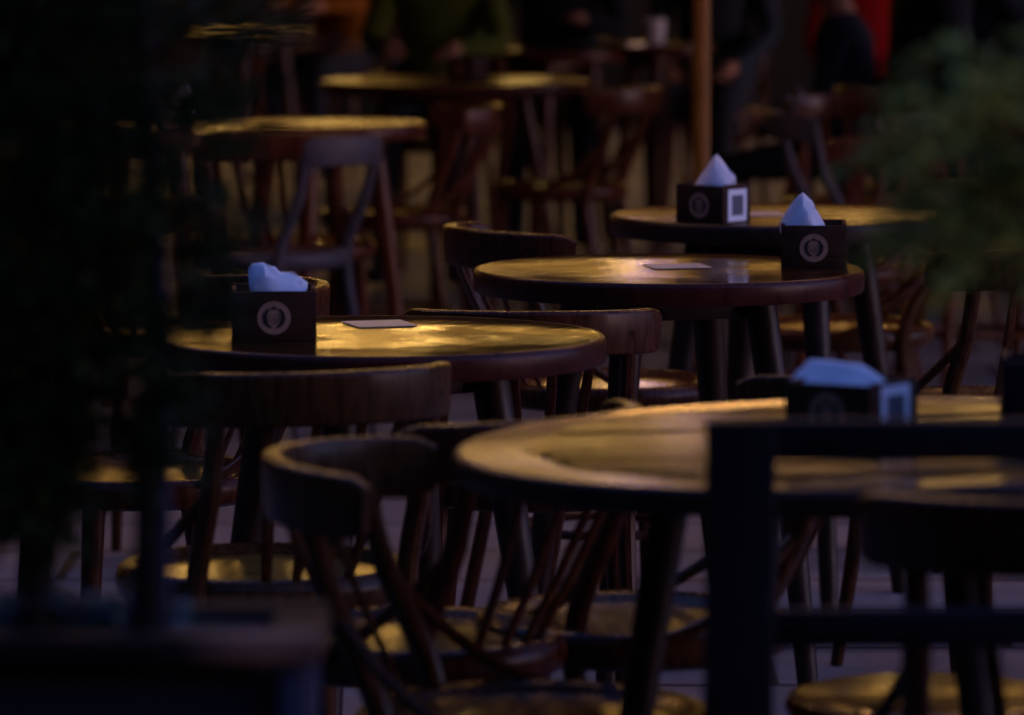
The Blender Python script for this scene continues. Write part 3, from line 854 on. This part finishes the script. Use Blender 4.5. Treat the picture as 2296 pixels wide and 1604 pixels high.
# ------------------------------------------------------------------ café building, its lit windows and lamps
bd = thing('cafe_building', 'café building with a row of warm lit windows beyond the terrace', 'building', (0, 27, 0))
wl = MB()
WZ0, WZ1, WW, GAP = .95, 4.4, 1.05, .16
n0, n1 = -9, 11
x0, x1 = n0 * (WW + GAP) - GAP, n1 * (WW + GAP)
wl.box(((x0 + x1) / 2, .15, (WZ1 + 9) / 2), (x1 - x0, .3, 9 - WZ1))
wl.box(((x0 - 14) / 2 - 0, .15, 4.5), (14 + x0 if 14 + x0 > 0 else .1, .3, 9))
wl.box(((x0 - 12), .15, 4.5), (24, .3, 9)); wl.box(((x1 + 12), .15, 4.5), (24, .3, 9))
wl.box((0, 6.0, 4.5), (60, .3, 9))
for k in range(n0, n1 + 1): wl.box((k * (WW + GAP) - GAP / 2, .15, (WZ0 + WZ1) / 2), (GAP, .3, WZ1 - WZ0))
wl.build('wall', M['plaster'], bd, 0)
bs_ = MB(); bs_.box(((x0 + x1) / 2, .12, WZ0 / 2 - .002), (x1 - x0, .4, WZ0 - .004), b=.01); bs_.build('base_course', M['stone_base'], bd)
rf = MB(); rf.add([(-31, -.6, 8.9), (31, -.6, 8.9), (31, 7, 8.9), (-31, 7, 8.9), (-31, 3.2, 11), (31, 3.2, 11)], [(0, 1, 5, 4), (2, 3, 4, 5), (0, 4, 3), (1, 2, 5), (0, 3, 2, 1)]); rf.build('roof', M['rooftile'], bd, 0)
def window(k, pm, pt):
    cx = k * (WW + GAP) + WW / 2; h = WZ1 - WZ0
    f = MB(); z = (WZ0 + WZ1) / 2
    for s in (-1, 1):
        f.box((cx + s * (WW / 2 - .026), .15, z), (.05, .10, h - .004), b=.004)
        f.box((cx, .15, z + s * (h / 2 - .027)), (WW - .104, .10, .05), b=.004)
    f.box((cx, .15, WZ0 + 2.0), (WW - .104, .06, .035), b=.003); f.box((cx, .15, WZ0 + h * .333), (.03, .06, 1.2), b=.003)
    fo = f.build('window', M['frame'], bd)
    zt = WZ0 + 2.0
    p = MB(); p.box((cx, .19, (WZ0 + zt) / 2 + .02), (WW - .10, .008, zt - WZ0 - .06)); p.build('pane', pm, fo, 0)
    p = MB(); p.box((cx, .19, (WZ1 + zt) / 2 - .02), (WW - .10, .008, WZ1 - zt - .06)); p.build('transom_pane', pt, fo, 0)
kinds = {0: 'pane_bright', -1: 'pane_bright', -2: 'pane_mid', 1: 'pane_dim', 2: 'pane_mid', 3: 'pane_dim', -3: 'pane_dim', -4: 'pane_mid', 4: 'pane_mid'}
top_kinds = {-3: 'pane_mid', -2: 'transom', -1: 'transom', 0: 'transom', 1: 'transom', 2: 'transom', 3: 'transom', 4: 'transom'}
for k in range(n0, n1): window(k, M[kinds.get(k, 'pane_dim')], M[top_kinds.get(k, 'pane_dim')])
aw = MB()
aw.add([(-12, -.02, 5.3), (12, -.02, 5.3), (12, -16, 3.9), (-12, -16, 3.9), (-12, -16, 3.6), (12, -16, 3.6)], [(0, 1, 2, 3), (3, 2, 5, 4)])
ao = aw.build('sky_blocker', M['canvas'], bd, 0)  # unseen sheet added to keep sky light off the far tables
am = ao.modifiers.new('thickness', 'SOLIDIFY'); am.thickness = .01
sb = thing('blocker_townhouse', 'unseen dark townhouse row added across the street from the terrace', 'building', (0, -9, 0))  # out of view, added to block low sky light from behind the camera
q = MB(); q.box((0, -4, 5), (80, 8, 10)); q.build('wall', M['plaster'], sb, 0)  # wall of the added unseen row
q = MB(); q.box((0, -4, 10.15), (80.6, 8.6, .3)); q.build('roof', M['rooftile'], sb, 0)  # roof of the added unseen row
for k in range(-8, 9):
    for zz in (1.6, 4.6, 7.6):
        q = MB(); q.box((k * 2.6, .01, zz), (1.1, .08, 1.7), b=.01); q.build('window', M['frame'], sb)  # windows of the added unseen row
sc_ = dup(sb); sc_.location = (-10.5, 12, 0); sc_.rotation_euler = (0, 0, R(-90)); sc_['label'] = 'unseen dark townhouse row added along the conifer side of the terrace'  # second unseen row, added to block sky light from the side
def festoon(name, pts, bulbs, bm, label, r=.045):
    t = thing(name, label, 'string lights')
    c = MB(); c.tube(catmull(pts, 8), .005, 6); c.build('cord', M['cord'], t)
    for p in bulbs:
        b = MB(); b.lathe([(0, -2 * r), (r * .7, -1.7 * r), (r, -r), (r * .75, -.35 * r), (r * .35, 0), (r * .3, .5 * r), (0, .5 * r)], 16, c=p); b.build('bulb', bm, t)
    return t
bx = [-2.6, -1.75, -.97, -.5, .05, .62, 1.9, 2.5]
festoon('string_or_fill_lights', [(-4, 26.5, 2.9), (-1.8, 26.5, 2.52), (0, 26.5, 2.44), (2, 26.5, 2.52), (4, 26.5, 2.9)], [(x, 26.5, 2.42 + .02 * x * x) for x in bx], M['bulb'], 'string of warm bulbs hanging along the café front')
festoon('string_or_fill_lights', [(-3.4, 10.2, 3.5), (-1.2, 10.3, 3.05), (.9, 10.4, 3.0), (3.4, 10.5, 3.4)], [(x, 10.2 + .04 * (x + 3.4), 2.93 + .05 * (x - .3) ** 2) for x in (-2.7, -1.9, -1.1, -.3, .5, 1.3, 2.1, 2.9)], M['bulb_fill'], 'unseen string of warm bulbs added over the terrace tables', .035)  # added above the view to warm the chair seats and rail tops
bl = MB(); bl.box((0, 0, 0), (.16, .04, .10), b=.008); o = bl.build('blue_sign_lamp', M['led_blue']); o.location = (.70, 26.88, 2.2); tag(o, 'small blue lamp on the café front, mirrored in the red rimmed table', 'lamp')

# ------------------------------------------------------------------ camera, sky, sun
cam = bpy.data.cameras.new('camera'); co = bpy.data.objects.new('camera', cam); COL.objects.link(co)
co.location = (0, 0, CAM_Z); co.rotation_euler = (R(90) - math.atan(1102 / FPX), 0, 0)
cam.sensor_width = 36; cam.lens = FPX / 2296 * 36
cam.clip_start = .1; cam.clip_end = 400
cam.dof.use_dof = True; cam.dof.focus_distance = 7.75; cam.dof.aperture_fstop = 4.5; cam.dof.aperture_blades = 9
scene.camera = co

w = bpy.data.worlds.new('World'); scene.world = w; w.use_nodes = True
nt = w.node_tree; bg = nt.nodes['Background']
sky = nt.nodes.new('ShaderNodeTexSky'); sky.sky_type = 'NISHITA'; sky.sun_disc = False
SUN_EL, SUN_ROT = R(8), R(115)
sky.sun_elevation = SUN_EL; sky.sun_rotation = SUN_ROT; sky.altitude = 100; sky.ozone_density = 6.0
wb = nd(nt, 'ShaderNodeMix', data_type='RGBA', blend_type='MULTIPLY'); wb.inputs['Factor'].default_value = 1.0
wb.inputs['B'].default_value = (1.22, .80, 1.06, 1)      # the camera's white balance on the evening sky
nt.links.new(sky.outputs['Color'], wb.inputs['A'])
nt.links.new(wb.outputs['Result'], bg.inputs['Color']); bg.inputs['Strength'].default_value = .14
sl = bpy.data.lights.new('sun', 'SUN'); sl.energy = .02; sl.angle = R(10); sl.color = (1, .8, .6)
so = bpy.data.objects.new('sun', sl); COL.objects.link(so)
dirv = Vector((math.sin(SUN_ROT) * math.cos(SUN_EL), math.cos(SUN_ROT) * math.cos(SUN_EL), math.sin(SUN_EL)))
so.rotation_euler = dirv.to_track_quat('Z', 'Y').to_euler(); so.location = (6, 20, 12)

scene.view_settings.view_transform = 'Standard'; scene.view_settings.look = 'None'
scene.view_settings.exposure = 1.6; scene.view_settings.gamma = 1.0
scene.render.engine = 'CYCLES'
scene.cycles.use_denoising = True
scene.cycles.max_bounces = 6
